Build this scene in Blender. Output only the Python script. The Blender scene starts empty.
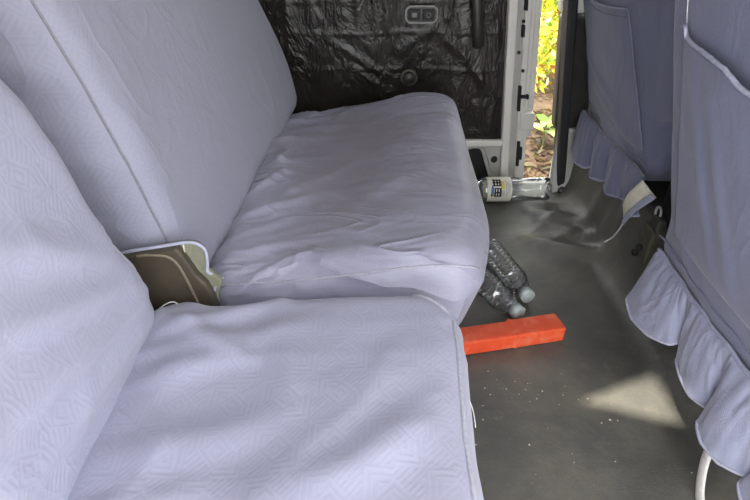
import bpy, math, random
from mathutils import Vector, Matrix, noise
random.seed(7)
C = bpy.context.scene.collection
R = math.radians
def N(x, y, z=0.0): return noise.noise(Vector((x, y, z)))
def lerp(a, b, t): return a + (b - a) * t
def clamp(v, a, b): return max(a, min(b, v))
def sm(t):
    t = clamp(t, 0, 1); return t * t * (3 - 2 * t)
def bump(x, y, x0, y0, x1, y1, w, a):
    """a soft fold of cloth: ridge of height a and width w along a segment, fading at its ends"""
    dx, dy = x1 - x0, y1 - y0
    L2 = dx * dx + dy * dy
    t = ((x - x0) * dx + (y - y0) * dy) / L2
    tc = clamp(t, 0, 1)
    d2 = (x - x0 - tc * dx) ** 2 + (y - y0 - tc * dy) ** 2
    return a * math.exp(-d2 / (w * w)) * (0.35 + 0.65 * math.sin(math.pi * clamp(tc, 0.08, 0.92)))

def crease(x, y, sharp=4.0, seed=0.0):
    """pinched cloth creases: sharp crests of a warped noise"""
    wx = 0.5 * N(x * 0.7 + 11, y * 0.7, seed + 5)
    return (1 - abs(N(x + wx, y + wx * 1.3, seed))) ** sharp
# ------------------------------------------------------------------ materials
class NT:
    def __init__(s, name):
        s.m = bpy.data.materials.new(name); s.m.use_nodes = True
        s.t = s.m.node_tree; s.b = s.t.nodes['Principled BSDF']; s.out = s.t.nodes['Material Output']
    def n(s, typ, **kw):
        nd = s.t.nodes.new(typ)
        for k, v in kw.items(): setattr(nd, k, v)
        return nd
    def l(s, a, b): s.t.links.new(a, b)
    def math(s, op, a, b=None, c=None):
        nd = s.n('ShaderNodeMath', operation=op)
        for i, v in enumerate((a, b, c)):
            if v is None: continue
            if isinstance(v, (int, float)): nd.inputs[i].default_value = v
            else: s.l(v, nd.inputs[i])
        return nd.outputs[0]
    def noise(s, vec, scale, detail=3, rough=0.5, dist=0.0):
        nd = s.n('ShaderNodeTexNoise'); nd.inputs['Scale'].default_value = scale
        nd.inputs['Detail'].default_value = detail; nd.inputs['Roughness'].default_value = rough
        nd.inputs['Distortion'].default_value = dist
        if vec is not None: s.l(vec, nd.inputs['Vector'])
        return nd.outputs['Fac']
    def ramp(s, fac, stops):
        nd = s.n('ShaderNodeValToRGB'); e = nd.color_ramp.elements
        while len(e) < len(stops): e.new(0.5)
        for el, (p, c) in zip(e, stops):
            el.position = p; el.color = (*c, 1) if len(c) == 3 else c
        s.l(fac, nd.inputs[0]); return nd.outputs[0]
    def mix(s, fac, a, b):
        nd = s.n('ShaderNodeMix', data_type='RGBA')
        for i, v in ((0, fac), (6, a), (7, b)):
            if isinstance(v, (int, float)): nd.inputs[i].default_value = v
            elif isinstance(v, tuple): nd.inputs[i].default_value = (*v, 1)
            else: s.l(v, nd.inputs[i])
        return nd.outputs[2]
    def bumpn(s, h, strength, dist=0.01, prev=None):
        nd = s.n('ShaderNodeBump'); nd.inputs['Strength'].default_value = strength
        nd.inputs['Distance'].default_value = dist; s.l(h, nd.inputs['Height'])
        if prev is not None: s.l(prev, nd.inputs['Normal'])
        return nd.outputs[0]
    def set(s, **kw):
        for k, v in kw.items():
            inp = s.b.inputs[k.replace('_', ' ')]
            if isinstance(v, tuple): inp.default_value = (*v, 1)
            elif isinstance(v, (int, float)): inp.default_value = v
            else: s.l(v, inp)

def plain(name, col, rough=0.5, metal=0.0, var=0.12, bs=0.0, scale=30):
    k = NT(name); tc = k.n('ShaderNodeTexCoord').outputs['Object']
    f = k.noise(tc, scale, 4, 0.6)
    c = k.ramp(f, [(0.3, tuple(x * (1 - var) for x in col)), (0.7, tuple(min(1, x * (1 + var)) for x in col))])
    k.set(Base_Color=c, Roughness=rough, Metallic=metal)
    if bs: k.set(Normal=k.bumpn(k.noise(tc, scale * 6, 3), bs, 0.004))
    return k.m

def fabric(name, col, worn=None, worn_lo=0.5, emboss=0.35, rough=0.72, sheen=0.25, pitch=15.0, area=None, crumple=0.35, cdir=(6, 16, 10), crot=0.3):
    """cotton seat-cover cloth with a woven-in pattern of small concentric squares and bars"""
    k = NT(name); uvn = k.n('ShaderNodeTexCoord'); uv = uvn.outputs['UV']; ob = uvn.outputs['Object']
    mp = k.n('ShaderNodeMapping'); mp.inputs['Scale'].default_value = (pitch, pitch, pitch)
    k.l(uv, mp.inputs[0]); sp = k.n('ShaderNodeSeparateXYZ'); k.l(mp.outputs[0], sp.inputs[0])
    fx = k.math('SUBTRACT', k.math('FRACT', sp.outputs[0]), 0.5); fy = k.math('SUBTRACT', k.math('FRACT', sp.outputs[1]), 0.5)
    ax = k.math('ABSOLUTE', fx); ay = k.math('ABSOLUTE', fy)
    dia = k.math('ADD', ax, ay); sq = k.math('MAXIMUM', ax, ay)
    s1 = k.math('SINE', k.math('MULTIPLY', dia, 44.0)); s2 = k.math('SINE', k.math('MULTIPLY', sq, 60.0))
    inner = k.math('LESS_THAN', dia, 0.33)
    bars = k.math('SINE', k.math('MULTIPLY', k.math('SUBTRACT', fx, fy), 50.0))
    odd = k.math('GREATER_THAN', k.math('MULTIPLY', fx, fy), 0.0)
    outer = k.math('ADD', k.math('MULTIPLY', bars, odd), k.math('MULTIPLY', s2, k.math('SUBTRACT', 1.0, odd)))
    pat = k.math('ADD', k.math('MULTIPLY', s1, inner), k.math('MULTIPLY', outer, k.math('SUBTRACT', 1.0, inner)))
    msk = k.math('MULTIPLY', k.noise(ob, 9.0, 3), 1.0)
    pat = k.math('MULTIPLY', pat, msk)
    wv = k.noise(uv, 900.0, 1)
    nb = k.bumpn(pat, emboss, 0.0014)
    nb = k.bumpn(wv, 0.10, 0.002, nb)
    cm = k.n('ShaderNodeMapping'); cm.inputs['Scale'].default_value = cdir; cm.inputs['Rotation'].default_value = (0, 0, crot); k.l(ob, cm.inputs[0])
    cr = k.math('ABSOLUTE', k.math('SUBTRACT', k.noise(cm.outputs[0], 1.0, 2, 0.45, 0.9), 0.5))
    cr = k.math('POWER', k.math('SUBTRACT', 1.0, k.math('MULTIPLY', cr, 2.0)), 7.0)
    cmask = k.ramp(k.noise(ob, 4.0, 2), [(0.40, (0.08,) * 3), (0.62, (1,) * 3)])
    nb = k.bumpn(k.math('MULTIPLY', cr, cmask), crumple, 0.014, nb)
    nb = k.bumpn(k.noise(ob, 30.0, 3, 0.55, 0.6), 0.22, 0.007, nb)
    base = k.mix(k.noise(ob, 5.0, 4, 0.6), tuple(c * 0.93 for c in col), tuple(min(1, c * 1.06) for c in col))
    # embossed threads are a touch paler
    base = k.mix(k.math('MULTIPLY', k.math('GREATER_THAN', pat, 0.25), 0.10), base, tuple(min(1, c * 1.5) for c in col))
    if worn:
        wf = k.ramp(k.noise(ob, 3.6, 5, 0.6, 0.5), [(worn_lo - 0.10, (0, 0, 0)), (worn_lo + 0.12, (1, 1, 1))])
        amt = k.math('MULTIPLY', wf, 0.75)
        if area:      # the rubbed, soiled sitting area of the cushion
            am = k.n('ShaderNodeMapping'); am.inputs['Location'].default_value = tuple(-a / b for a, b in zip(area[0], area[1])); am.inputs['Scale'].default_value = tuple(1 / b for b in area[1]); k.l(ob, am.inputs[0])
            ln = k.n('ShaderNodeVectorMath', operation='LENGTH'); k.l(am.outputs[0], ln.inputs[0])
            q = k.math('ADD', ln.outputs['Value'], k.math('MULTIPLY', k.math('SUBTRACT', k.noise(ob, 7.0, 5, 0.65, 0.8), 0.5), 1.5))
            amt = k.ramp(q, [(0.35, (0.95,) * 3), (1.1, (0.0,) * 3)])
        base = k.mix(amt, base, worn)
    k.set(Base_Color=base, Roughness=rough, Normal=nb, Sheen_Weight=sheen, Sheen_Roughness=0.5)
    return k.m

LAV = (0.415, 0.42, 0.56)
M = {}
M['near_cloth'] = fabric('near_seat_cloth', (0.350, 0.354, 0.466), emboss=0.13, crumple=0.08, cdir=(5, 9, 8), crot=0.5)
M['bench_cloth'] = fabric('bench_cloth', (0.40, 0.41, 0.54), emboss=0.12)
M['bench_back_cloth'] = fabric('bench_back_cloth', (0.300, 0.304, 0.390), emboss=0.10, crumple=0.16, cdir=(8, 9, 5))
M['bench_seat_cloth'] = fabric('bench_seat_cloth', (0.345, 0.343, 0.45), worn=(0.21, 0.192, 0.235), emboss=0.07, rough=0.40, crumple=0.6, cdir=(4, 11, 7), crot=0.35, area=((0.01, 0.02, 0.35), (0.25, 0.46, 0.3)))
M['front_cloth_shaded'] = fabric('front_seat_cloth_shaded', (0.185, 0.20, 0.315), emboss=0.06, crumple=0.13, cdir=(8, 10, 4))  # seat cloth darkened; shade on the front seats is put into the colour
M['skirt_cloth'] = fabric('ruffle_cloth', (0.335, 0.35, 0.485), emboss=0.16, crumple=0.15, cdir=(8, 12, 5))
M['hem'] = plain('pale_hem', (0.44, 0.45, 0.57), 0.75, scale=200, var=0.15)
M['piping'] = plain('pale_piping', (0.42, 0.42, 0.50), 0.7, scale=200, var=0.15)
M['grey_piping'] = plain('grey_piping', (0.24, 0.24, 0.28), 0.7, scale=200, var=0.15)
M['string'] = plain('white_string', (0.72, 0.71, 0.70), 0.8, scale=300)
M['lining'] = plain('cream_lining', (0.86, 0.82, 0.68), 0.8, scale=60, bs=0.3)
M['khaki'] = plain('khaki_upholstery', (0.235, 0.235, 0.17), 0.75, scale=80, bs=0.3)
M['brown'] = plain('brown_plastic', (0.075, 0.062, 0.043), 0.42, scale=40)
M['brown_edge'] = plain('brown_plastic_ridge', (0.21, 0.18, 0.13), 0.4, scale=40)
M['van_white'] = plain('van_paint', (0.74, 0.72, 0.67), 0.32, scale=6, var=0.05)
M['van_paint_shaded'] = plain('van_paint_shadow_side', (0.43, 0.425, 0.40), 0.38, scale=9, var=0.10)  # shaded copy of the van white; shade is put into the colour
M['black_trim'] = plain('black_trim', (0.030, 0.028, 0.026), 0.42, scale=25, var=0.25, bs=0.12)
M['rubber'] = plain('black_rubber', (0.013, 0.013, 0.015), 0.6, scale=25)
M['hole'] = plain('dark_cavity', (0.010, 0.010, 0.010), 0.8)
M['steel'] = plain('dark_steel', (0.12, 0.12, 0.115), 0.45, 0.6, scale=50)
M['ring'] = plain('bright_ring', (0.62, 0.60, 0.56), 0.35, 0.3)
M['bracket'] = plain('olive_bracket', (0.10, 0.097, 0.07), 0.5, scale=60, var=0.3)
M['grey_frame'] = plain('grey_bezel', (0.30, 0.30, 0.29), 0.35)
M['mark'] = plain('button_mark', (0.19, 0.19, 0.18), 0.5)
M['roof'] = plain('roof_lining', (0.52, 0.51, 0.48), 0.8)
M['cap'] = plain('pale_grey_cap', (0.52, 0.58, 0.57), 0.45, scale=80, var=0.06)
M['label'] = plain('cream_label', (0.80, 0.79, 0.66), 0.45, scale=20, var=0.04)
M['ink'] = plain('black_ink', (0.012, 0.012, 0.014), 0.45)
M['blue_ink'] = plain('blue_ink', (0.08, 0.13, 0.34), 0.45)
M['yellow_ink'] = plain('yellow_ink', (0.75, 0.55, 0.12), 0.45)
M['grey_ink'] = plain('grey_ink', (0.33, 0.31, 0.38), 0.45)
M['red_ink'] = plain('red_ink', (0.38, 0.05, 0.03), 0.45)
M['strap_white'] = plain('white_strap', (0.80, 0.78, 0.75), 0.6, scale=90)
M['crumb'] = plain('pale_crumb', (0.62, 0.60, 0.54), 0.8)
M['concrete'] = plain('pale_concrete', (0.42, 0.41, 0.39), 0.9, scale=4, bs=0.3)
M['soil'] = plain('leaf_mould_soil', (0.10, 0.065, 0.04), 0.95, scale=9, var=0.4, bs=0.5)
M['stem'] = plain('green_stem', (0.12, 0.15, 0.05), 0.7)

def orange_mat():
    k = NT('orange_plastic'); ob = k.n('ShaderNodeTexCoord').outputs['Object']
    f = k.noise(ob, 24, 5, 0.65, 0.4)
    c = k.ramp(f, [(0.25, (0.74, 0.075, 0.022)), (0.52, (0.88, 0.105, 0.034)), (0.72, (0.88, 0.24, 0.13))])
    k.set(Base_Color=c, Roughness=0.48, Normal=k.bumpn(k.noise(ob, 120, 3), 0.12, 0.003)); return k.m
M['orange'] = orange_mat()

def floor_mat():
    k = NT('worn_vinyl_floor'); ob = k.n('ShaderNodeTexCoord').outputs['Object']
    f = k.noise(ob, 4.0, 6, 0.62, 0.4)
    c = k.ramp(f, [(0.30, (0.074, 0.073, 0.066)), (0.52, (0.122, 0.119, 0.105)), (0.72, (0.215, 0.20, 0.158))])
    dust = k.ramp(k.noise(ob, 15, 6, 0.7), [(0.56, (0, 0, 0)), (0.76, (1, 1, 1))])
    c = k.mix(k.math('MULTIPLY', dust, 0.6), c, (0.20, 0.18, 0.135))
    sc = k.n('ShaderNodeMapping'); sc.inputs['Scale'].default_value = (4, 60, 30); sc.inputs['Rotation'].default_value = (0, 0, 0.5); k.l(ob, sc.inputs[0])
    scr = k.ramp(k.noise(sc.outputs[0], 3, 4, 0.7), [(0.60, (0, 0, 0)), (0.72, (1, 1, 1))])
    c = k.mix(k.math('MULTIPLY', scr, 0.28), c, (0.24, 0.22, 0.18))
    sp = k.ramp(k.noise(ob, 190, 2, 0.5), [(0.70, (0, 0, 0)), (0.76, (1, 1, 1))])
    c = k.mix(k.math('MULTIPLY', sp, 0.5), c, (0.30, 0.28, 0.23))
    vor = k.n('ShaderNodeTexVoronoi'); vor.inputs['Scale'].default_value = 330; k.l(ob, vor.inputs['Vector'])
    nb = k.bumpn(vor.outputs['Distance'], 0.22, 0.002)
    nb = k.bumpn(k.noise(ob, 14, 4, 0.6), 0.22, 0.012, nb)
    rg = k.ramp(k.noise(ob, 7, 4), [(0.3, (0.28,) * 3), (0.7, (0.50,) * 3)])
    k.set(Base_Color=c, Roughness=rg, Normal=nb); return k.m
M['floor'] = floor_mat()

def film_mat():
    k = NT('black_plastic_film'); ob = k.n('ShaderNodeTexCoord').outputs['Object']
    mp = k.n('ShaderNodeMapping'); mp.inputs['Scale'].default_value = (1.0, 1.0, 0.42); k.l(ob, mp.inputs[0])
    a = k.noise(mp.outputs[0], 16, 4, 0.55, 1.2)
    ra = k.math('ABSOLUTE', k.math('SUBTRACT', a, 0.5))
    b = k.noise(ob, 34, 3, 0.6, 0.8)
    nb = k.bumpn(ra, 0.45, 0.035); nb = k.bumpn(b, 0.30, 0.007, nb)
    c = k.ramp(k.noise(ob, 6, 4), [(0.3, (0.015, 0.013, 0.011)), (0.7, (0.030, 0.026, 0.022))])
    k.set(Base_Color=c, Roughness=0.26, Normal=nb, Specular_IOR_Level=0.32, Coat_Weight=0.10, Coat_Roughness=0.05); return k.m
M['film'] = film_mat()

def clear_mat(name, tint=(0.97, 0.98, 0.98), refl=1.0):
    """thin clear bottle plastic: mostly see-through wall with a glossy skin"""
    k = NT(name)
    tr = k.n('ShaderNodeBsdfTransparent'); tr.inputs[0].default_value = (*tint, 1)
    gl = k.n('ShaderNodeBsdfGlossy'); gl.inputs['Roughness'].default_value = 0.10; gl.inputs['Color'].default_value = (0.95, 0.96, 0.97, 1)
    ob = k.n('ShaderNodeTexCoord').outputs['Object']
    nb = k.bumpn(k.noise(ob, 60, 2, 0.5, 0.5), 0.12, 0.004); k.l(nb, gl.inputs['Normal'])
    fr = k.n('ShaderNodeLayerWeight'); fr.inputs['Blend'].default_value = 0.28; k.l(nb, fr.inputs['Normal'])
    mx = k.n('ShaderNodeMixShader'); k.l(k.math('ADD', k.math('MULTIPLY', fr.outputs['Fresnel'], refl), 0.15), mx.inputs[0])
    k.l(tr.outputs[0], mx.inputs[1]); k.l(gl.outputs[0], mx.inputs[2]); 
    df = k.n('ShaderNodeBsdfDiffuse'); df.inputs[0].default_value = (0.85, 0.87, 0.87, 1)
    m2 = k.n('ShaderNodeMixShader'); m2.inputs[0].default_value = 0.03
    k.l(mx.outputs[0], m2.inputs[1]); k.l(df.outputs[0], m2.inputs[2]); k.l(m2.outputs[0], k.out.inputs[0]); return k.m
M['clear'] = clear_mat('clear_bottle_plastic')

def leaf_mat(name, cols):
    k = NT(name); tc = k.n('ShaderNodeTexCoord').outputs['UV']
    sp = k.n('ShaderNodeSeparateXYZ'); k.l(tc, sp.inputs[0])
    n = len(cols)
    c = k.ramp(sp.outputs[0], [(i / (n - 1), q) for i, q in enumerate(cols)])
    k.set(Base_Color=c, Roughness=0.5)
    tl = k.n('ShaderNodeBsdfTranslucent'); k.l(c, tl.inputs[0])
    mx = k.n('ShaderNodeMixShader'); mx.inputs[0].default_value = 0.35
    k.l(k.b.outputs[0], mx.inputs[1]); k.l(tl.outputs[0], mx.inputs[2]); k.l(mx.outputs[0], k.out.inputs[0]); return k.m
M['leaf'] = leaf_mat('sunny_leaves', [(0.14, 0.28, 0.02), (0.50, 0.62, 0.06), (0.80, 0.78, 0.10), (0.88, 0.72, 0.08), (0.88, 0.88, 0.45), (0.35, 0.14, 0.03)])  # leaf colours lightened to carry part of the sunlight
M['young_leaf'] = leaf_mat('young_leaves', [(0.10, 0.30, 0.03), (0.35, 0.52, 0.12), (0.60, 0.70, 0.25)])
M['litter'] = leaf_mat('dry_leaves', [(0.028, 0.012, 0.008), (0.062, 0.024, 0.010), (0.11, 0.052, 0.02), (0.13, 0.10, 0.045), (0.04, 0.04, 0.015)])

# ------------------------------------------------------------------ objects
def origin_of(o):
    v = Vector((0, 0, 0))
    while o is not None: v += o.location; o = o.parent
    return v
def build(name, data, mat, parent=None, loc=None, smooth=True, local=False, mods=()):
    """data = (verts, faces, uvs per vertex or None), in world coordinates unless local"""
    verts, faces, uvs = data
    off = Vector((0, 0, 0)) if local else (origin_of(parent) if parent else Vector(loc or (0, 0, 0)))
    me = bpy.data.meshes.new(name)
    me.from_pydata([tuple(Vector(v) - off) for v in verts], [], faces)
    if uvs:
        ul = me.uv_layers.new(name='UVMap')
        for lp in me.loops: ul.data[lp.index].uv = uvs[lp.vertex_index]
    me.materials.append(mat)
    if smooth:
        for p in me.polygons: p.use_smooth = True
    me.update()
    o = bpy.data.objects.new(name, me); C.objects.link(o)
    if parent: o.parent = parent
    elif loc is not None: o.location = loc
    for typ, kw in mods:
        md = o.modifiers.new(typ.lower(), typ)
        for k, v in kw.items(): setattr(md, k, v)
    return o
def thing(name, label, cat, loc=(0, 0, 0), group=None, rot=None):
    o = bpy.data.objects.new(name, None); C.objects.link(o); o.location = loc
    if rot is not None: o.rotation_euler = rot
    o['label'] = label; o['category'] = cat; o.empty_display_size = 0.1
    if group: o['group'] = group
    return o
def tag(o, label, cat, group=None, kind=None):
    o['label'] = label; o['category'] = cat
    if group: o['group'] = group
    if kind: o['kind'] = kind
    return o
def struct(o, label=None):
    o['kind'] = 'structure'
    if label: o['label'] = label
    return o
def join(*ds):
    V, F, U = [], [], []
    for v, f, u in ds:
        b = len(V); V += list(v); F += [tuple(i + b for i in q) for q in f]; U += list(u) if u else [(0, 0)] * len(v)
    return V, F, U
def grid(nu, nv, fn, uvs=(1, 1)):
    V, F, U = [], [], []
    for j in range(nv + 1):
        for i in range(nu + 1):
            V.append(fn(i / nu, j / nv)); U.append((i / nu * uvs[0], j / nv * uvs[1]))
    for j in range(nv):
        for i in range(nu):
            a = j * (nu + 1) + i; F.append((a, a + 1, a + nu + 2, a + nu + 1))
    return V, F, U
def rpoint(p, h, r):
    q = [clamp(p[i], -(h[i] - r[i]), h[i] - r[i]) for i in range(3)]
    d = Vector([(p[i] - q[i]) / r[i] for i in range(3)])
    n = d.normalized() if d.length > 1e-9 else Vector((0, 0, 1))
    return Vector([q[i] + r[i] * n[i] for i in range(3)]), n
def rbox(c, h, r, step, deform=None):
    """a cushion: box with rounded edges, dense quads, then deform(point, normal, centred point)"""
    if isinstance(r, (int, float)): r = (r, r, r)
    V, F, U, key = [], [], [], {}
    cnt = [max(4, int(2 * h[i] / step)) for i in range(3)]
    def ticks(i):
        n = cnt[i]; nr = max(3, int(r[i] / step)); L = h[i] - r[i]
        ni = max(1, n - 2 * nr)
        t = [-h[i] + r[i] * math.tan(k / nr * math.pi / 4) for k in range(nr)]
        a = [-L + 2 * L * k / ni for k in range(ni + 1)]
        return [-h[i] + r[i] * (1 - math.tan((1 - k / nr) * math.pi / 4)) for k in range(nr)] + a + [h[i] - r[i] * (1 - math.tan((1 - k / nr) * math.pi / 4)) for k in range(nr - 1, -1, -1)]
    T = [ticks(i) for i in range(3)]
    c = Vector(c)
    def vid(p, ax):
        k = (round(p[0], 5), round(p[1], 5), round(p[2], 5))
        if k in key: return key[k]
        q, n = rpoint(p, h, r)
        w = c + q
        if deform: w = deform(w, n, q)
        key[k] = len(V); V.append(tuple(w))
        U.append((p[(ax + 1) % 3] + c[(ax + 1) % 3] + (p[ax] if ax != 2 else 0) * 0, p[(ax + 2) % 3] + c[(ax + 2) % 3]))
        return key[k]
    for ax in (2, 0, 1):
        a, b = (ax + 1) % 3, (ax + 2) % 3
        for sgn in (1, -1):
            for i in range(len(T[a]) - 1):
                for j in range(len(T[b]) - 1):
                    q = []
                    for (ii, jj) in ((i, j), (i + 1, j), (i + 1, j + 1), (i, j + 1)):
                        p = [0, 0, 0]; p[ax] = sgn * h[ax]; p[a] = T[a][ii]; p[b] = T[b][jj]
                        q.append(vid(p, ax))
                    if len(set(q)) == 4: F.append(tuple(q if sgn > 0 else q[::-1]))
    return V, F, U
def on_box(c, h, r, deform, pts, lift=0.0):
    if isinstance(r, (int, float)): r = (r, r, r)
    out = []
    for p in pts:
        q, n = rpoint(p, h, r); w = Vector(c) + q
        if deform: w = deform(w, n, q)
        out.append(Vector(w) + n * lift)
    return out
def seg(a, b, n): return [tuple(lerp(a[i], b[i], k / n) for i in range(3)) for k in range(n + 1)]
def smooth_path(pts, per=6):
    P = [Vector(p) for p in pts]; out = []
    for i in range(len(P) - 1):
        p0 = P[max(0, i - 1)]; p1 = P[i]; p2 = P[i + 1]; p3 = P[min(len(P) - 1, i + 2)]
        for k in range(per):
            t = k / per
            out.append(0.5 * ((2 * p1) + (p2 - p0) * t + (2 * p0 - 5 * p1 + 4 * p2 - p3) * t * t + (3 * p1 - p0 - 3 * p2 + p3) * t ** 3))
    out.append(P[-1]); return out
def tube(path, rad, n=8, flat=1.0, up=None):
    P = [Vector(p) for p in path]; V, F, U = [], [], []
    nrm = None
    for i, p in enumerate(P):
        t = (P[min(i + 1, len(P) - 1)] - P[max(0, i - 1)]).normalized()
        if nrm is None:
            ref = Vector(up) if up else (Vector((0, 0, 1)) if abs(t.z) < 0.9 else Vector((1, 0, 0)))
            nrm = (ref - t * ref.dot(t)).normalized()
        else: nrm = (nrm - t * nrm.dot(t)).normalized()
        b = t.cross(nrm); rr = rad(i / (len(P) - 1)) if callable(rad) else rad
        for k in range(n):
            a = 2 * math.pi * k / n
            V.append(tuple(p + nrm * (rr * math.cos(a) * flat) + b * (rr * math.sin(a)))); U.append((k / n, i * 0.02))
    for i in range(len(P) - 1):
        for k in range(n):
            F.append((i * n + k, i * n + (k + 1) % n, (i + 1) * n + (k + 1) % n, (i + 1) * n + k))
    F.append(tuple(range(n - 1, -1, -1))); F.append(tuple((len(P) - 1) * n + k for k in range(n)))
    return V, F, U
def box(x0, x1, y0, y1, z0, z1, fn=None):
    V = [(x, y, z) for z in (z0, z1) for y in (y0, y1) for x in (x0, x1)]
    if fn: V = [fn(*v) for v in V]
    F = [(0, 2, 3, 1), (4, 5, 7, 6), (0, 1, 5, 4), (2, 6, 7, 3), (0, 4, 6, 2), (1, 3, 7, 5)]
    return V, F, [(v[0], v[1]) for v in V]
def prism(poly, y0, y1, fn=None):
    """outline (x, z) pushed through y"""
    n = len(poly); V = [(x, y0, z) for x, z in poly] + [(x, y1, z) for x, z in poly]
    if fn: V = [fn(*v) for v in V]
    F = [tuple(range(n)), tuple(range(2 * n - 1, n - 1, -1))] + [(i, i + n, (i + 1) % n + n, (i + 1) % n) for i in range(n)]
    return V, F, [(v[0], v[2]) for v in V]
def lathe(prof, n=40, fn=None):
    V, F, U = [], [], []
    for j, (r, z) in enumerate(prof):
        for k in range(n):
            a = 2 * math.pi * k / n
            rr, zz = fn(r, z, a) if fn else (r, z)
            V.append((rr * math.cos(a), rr * math.sin(a), zz)); U.append((k / n, z))
    for j in range(len(prof) - 1):
        for k in range(n):
            F.append((j * n + k, j * n + (k + 1) % n, (j + 1) * n + (k + 1) % n, (j + 1) * n + k))
    return V, F, U
BEV = lambda w, s=2: ('BEVEL', dict(width=w, segments=s, limit_method='ANGLE'))
SUB = lambda l=1: ('SUBSURF', dict(levels=l, render_levels=l))
SOL = lambda t, o=0.0: ('SOLIDIFY', dict(thickness=t, offset=o))

# ================================================================== VAN BODY
FLOOR_X0, BULK_X = -1.35, 0.665
def floor_pt(s, y):
    """s = distance along the vinyl from the rear, up the riser under the front seats, onto the platform"""
    rf = 0.075; L1 = BULK_X - rf; flat = L1 - FLOOR_X0; arc = rf * math.pi / 2 * 0.92; hz = 0.215
    if s <= flat: x, z = FLOOR_X0 + s, 0.0
    elif s <= flat + arc:
        a = (s - flat) / rf; x, z = L1 + rf * math.sin(a), rf * (1 - math.cos(a))
    else:
        a = arc / rf; q = s - flat - arc
        x, z = L1 + rf * math.sin(a) + q * math.cos(a), rf * (1 - math.cos(a)) + q * math.sin(a)
        if z > hz:
            x, z = x + (z - hz), hz
    # rucked vinyl where it bends up
    d = 0.0
    if s > 1.6 and y > 0.9:
        for (x0, y0, x1, y1, w, am) in ((0.50, 1.52, 0.70, 1.40, 0.028, 0.012), (0.52, 1.46, 0.68, 1.32, 0.016, 0.010),
                                        (0.46, 1.36, 0.66, 1.24, 0.022, 0.009), (0.54, 1.30, 0.70, 1.26, 0.016, 0.008),
                                        (0.48, 1.58, 0.62, 1.56, 0.020, 0.008), (0.49, 1.42, 0.63, 1.53, 0.010, 0.006), (0.51, 1.34, 0.64, 1.41, 0.010, 0.006), (0.55, 1.50, 0.66, 1.48, 0.008, 0.004)):
            d += 1.9 * bump(min(x, 0.66) + z * 0.3, y, x0, y0, x1, y1, w, am)
    d += 0.0015 * N(x * 5, y * 5, 3) + 0.0018
    k = sm((s - flat) / (arc + 0.01))
    return (x - d * k * 0.8, y, z + d * (1 - k * 0.8))
vn = build('floor', grid(170, 110, lambda u, v: floor_pt(u * 2.9, lerp(-0.13, 1.725, v)), (2.9, 1.85)), M['floor'])
struct(vn, 'worn dark grey vinyl van floor, curving up under the front seats')
struct(build('underbody', box(-1.40, 2.30, -0.14, 1.80, -0.12, -0.012), M['van_paint_shaded'], smooth=False))
RB = lambda p: prism([(x, y) for x, y in p], 1.36, 1.40, lambda x, z, y: (x, y, z))
struct(build('ceiling', join(RB([(-0.14, 0.15), (0.06, 0.15), (0.06, 0.180), (-0.14, 0.246)]), RB([(-0.14, 0.246), (0.06, 0.332), (0.06, 0.36), (-0.14, 0.36)]), box(-1.4, 2.2, 0.36, 1.80, 1.36, 1.40), box(-1.4, 2.2, -0.16, 0.15, 1.36, 1.40),  # roof is unseen; triangular gap added to cast the sun patch below
     box(-1.4, -0.14, 0.15, 0.36, 1.36, 1.40), box(0.06, 2.2, 0.15, 0.36, 1.36, 1.40)), M['roof'], smooth=False))
struct(build('wall_back', box(-1.42, -1.36, -0.14, 1.80, -0.02, 1.38), M['van_paint_shaded'], smooth=False))
struct(build('wall_front', box(1.85, 1.92, -0.14, 1.80, -0.02, 0.78), M['van_paint_shaded'], smooth=False))
LEAN = 0.083
def lean(x, y, z): return (x - LEAN * (z - 0.19), y, z)
# rear body side beyond the bench and forward body side beyond the pillar
struct(build('wall_left', join(box(-1.38, -0.62, 1.74, 1.80, -0.02, 1.38), box(-1.38, -1.0, 1.74, 1.80, 0.78, 1.38),
     box(0.64, 1.86, 1.765, 1.80, -0.06, 0.30), box(0.615, 1.86, 1.765, 1.80, 0.28, 0.72)), M['van_paint_shaded'], smooth=False))
struct(build('wall_right', join(box(-1.38, -0.28, -0.18, -0.13, -0.02, 1.38), box(0.62, 0.78, -0.18, -0.13, -0.02, 1.38),  # unseen near side; rear panel drawn long to narrow the incoming light
     box(0.78, 1.86, -0.18, -0.13, -0.02, 0.72)), M['van_paint_shaded'], smooth=False))

struct(build('blackout_window', box(-0.66, 0.50, 1.735, 1.75, 0.80, 1.36, lean), M['film'], smooth=False), 'unseen window of the sliding door, blacked out to cut light')  # unseen pane darkened to keep daylight out on the far side
# ---- sliding door on the far side: shell with a dark film-wrapped panel
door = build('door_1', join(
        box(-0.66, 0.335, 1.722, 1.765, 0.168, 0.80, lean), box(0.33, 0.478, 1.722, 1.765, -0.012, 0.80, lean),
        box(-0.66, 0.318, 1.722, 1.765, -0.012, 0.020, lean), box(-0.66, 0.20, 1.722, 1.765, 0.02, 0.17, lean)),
        M['van_paint_shaded'], mods=(BEV(0.004),), smooth=False)
struct(door, 'white painted sliding door standing ajar, lined with dark plastic film')
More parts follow.
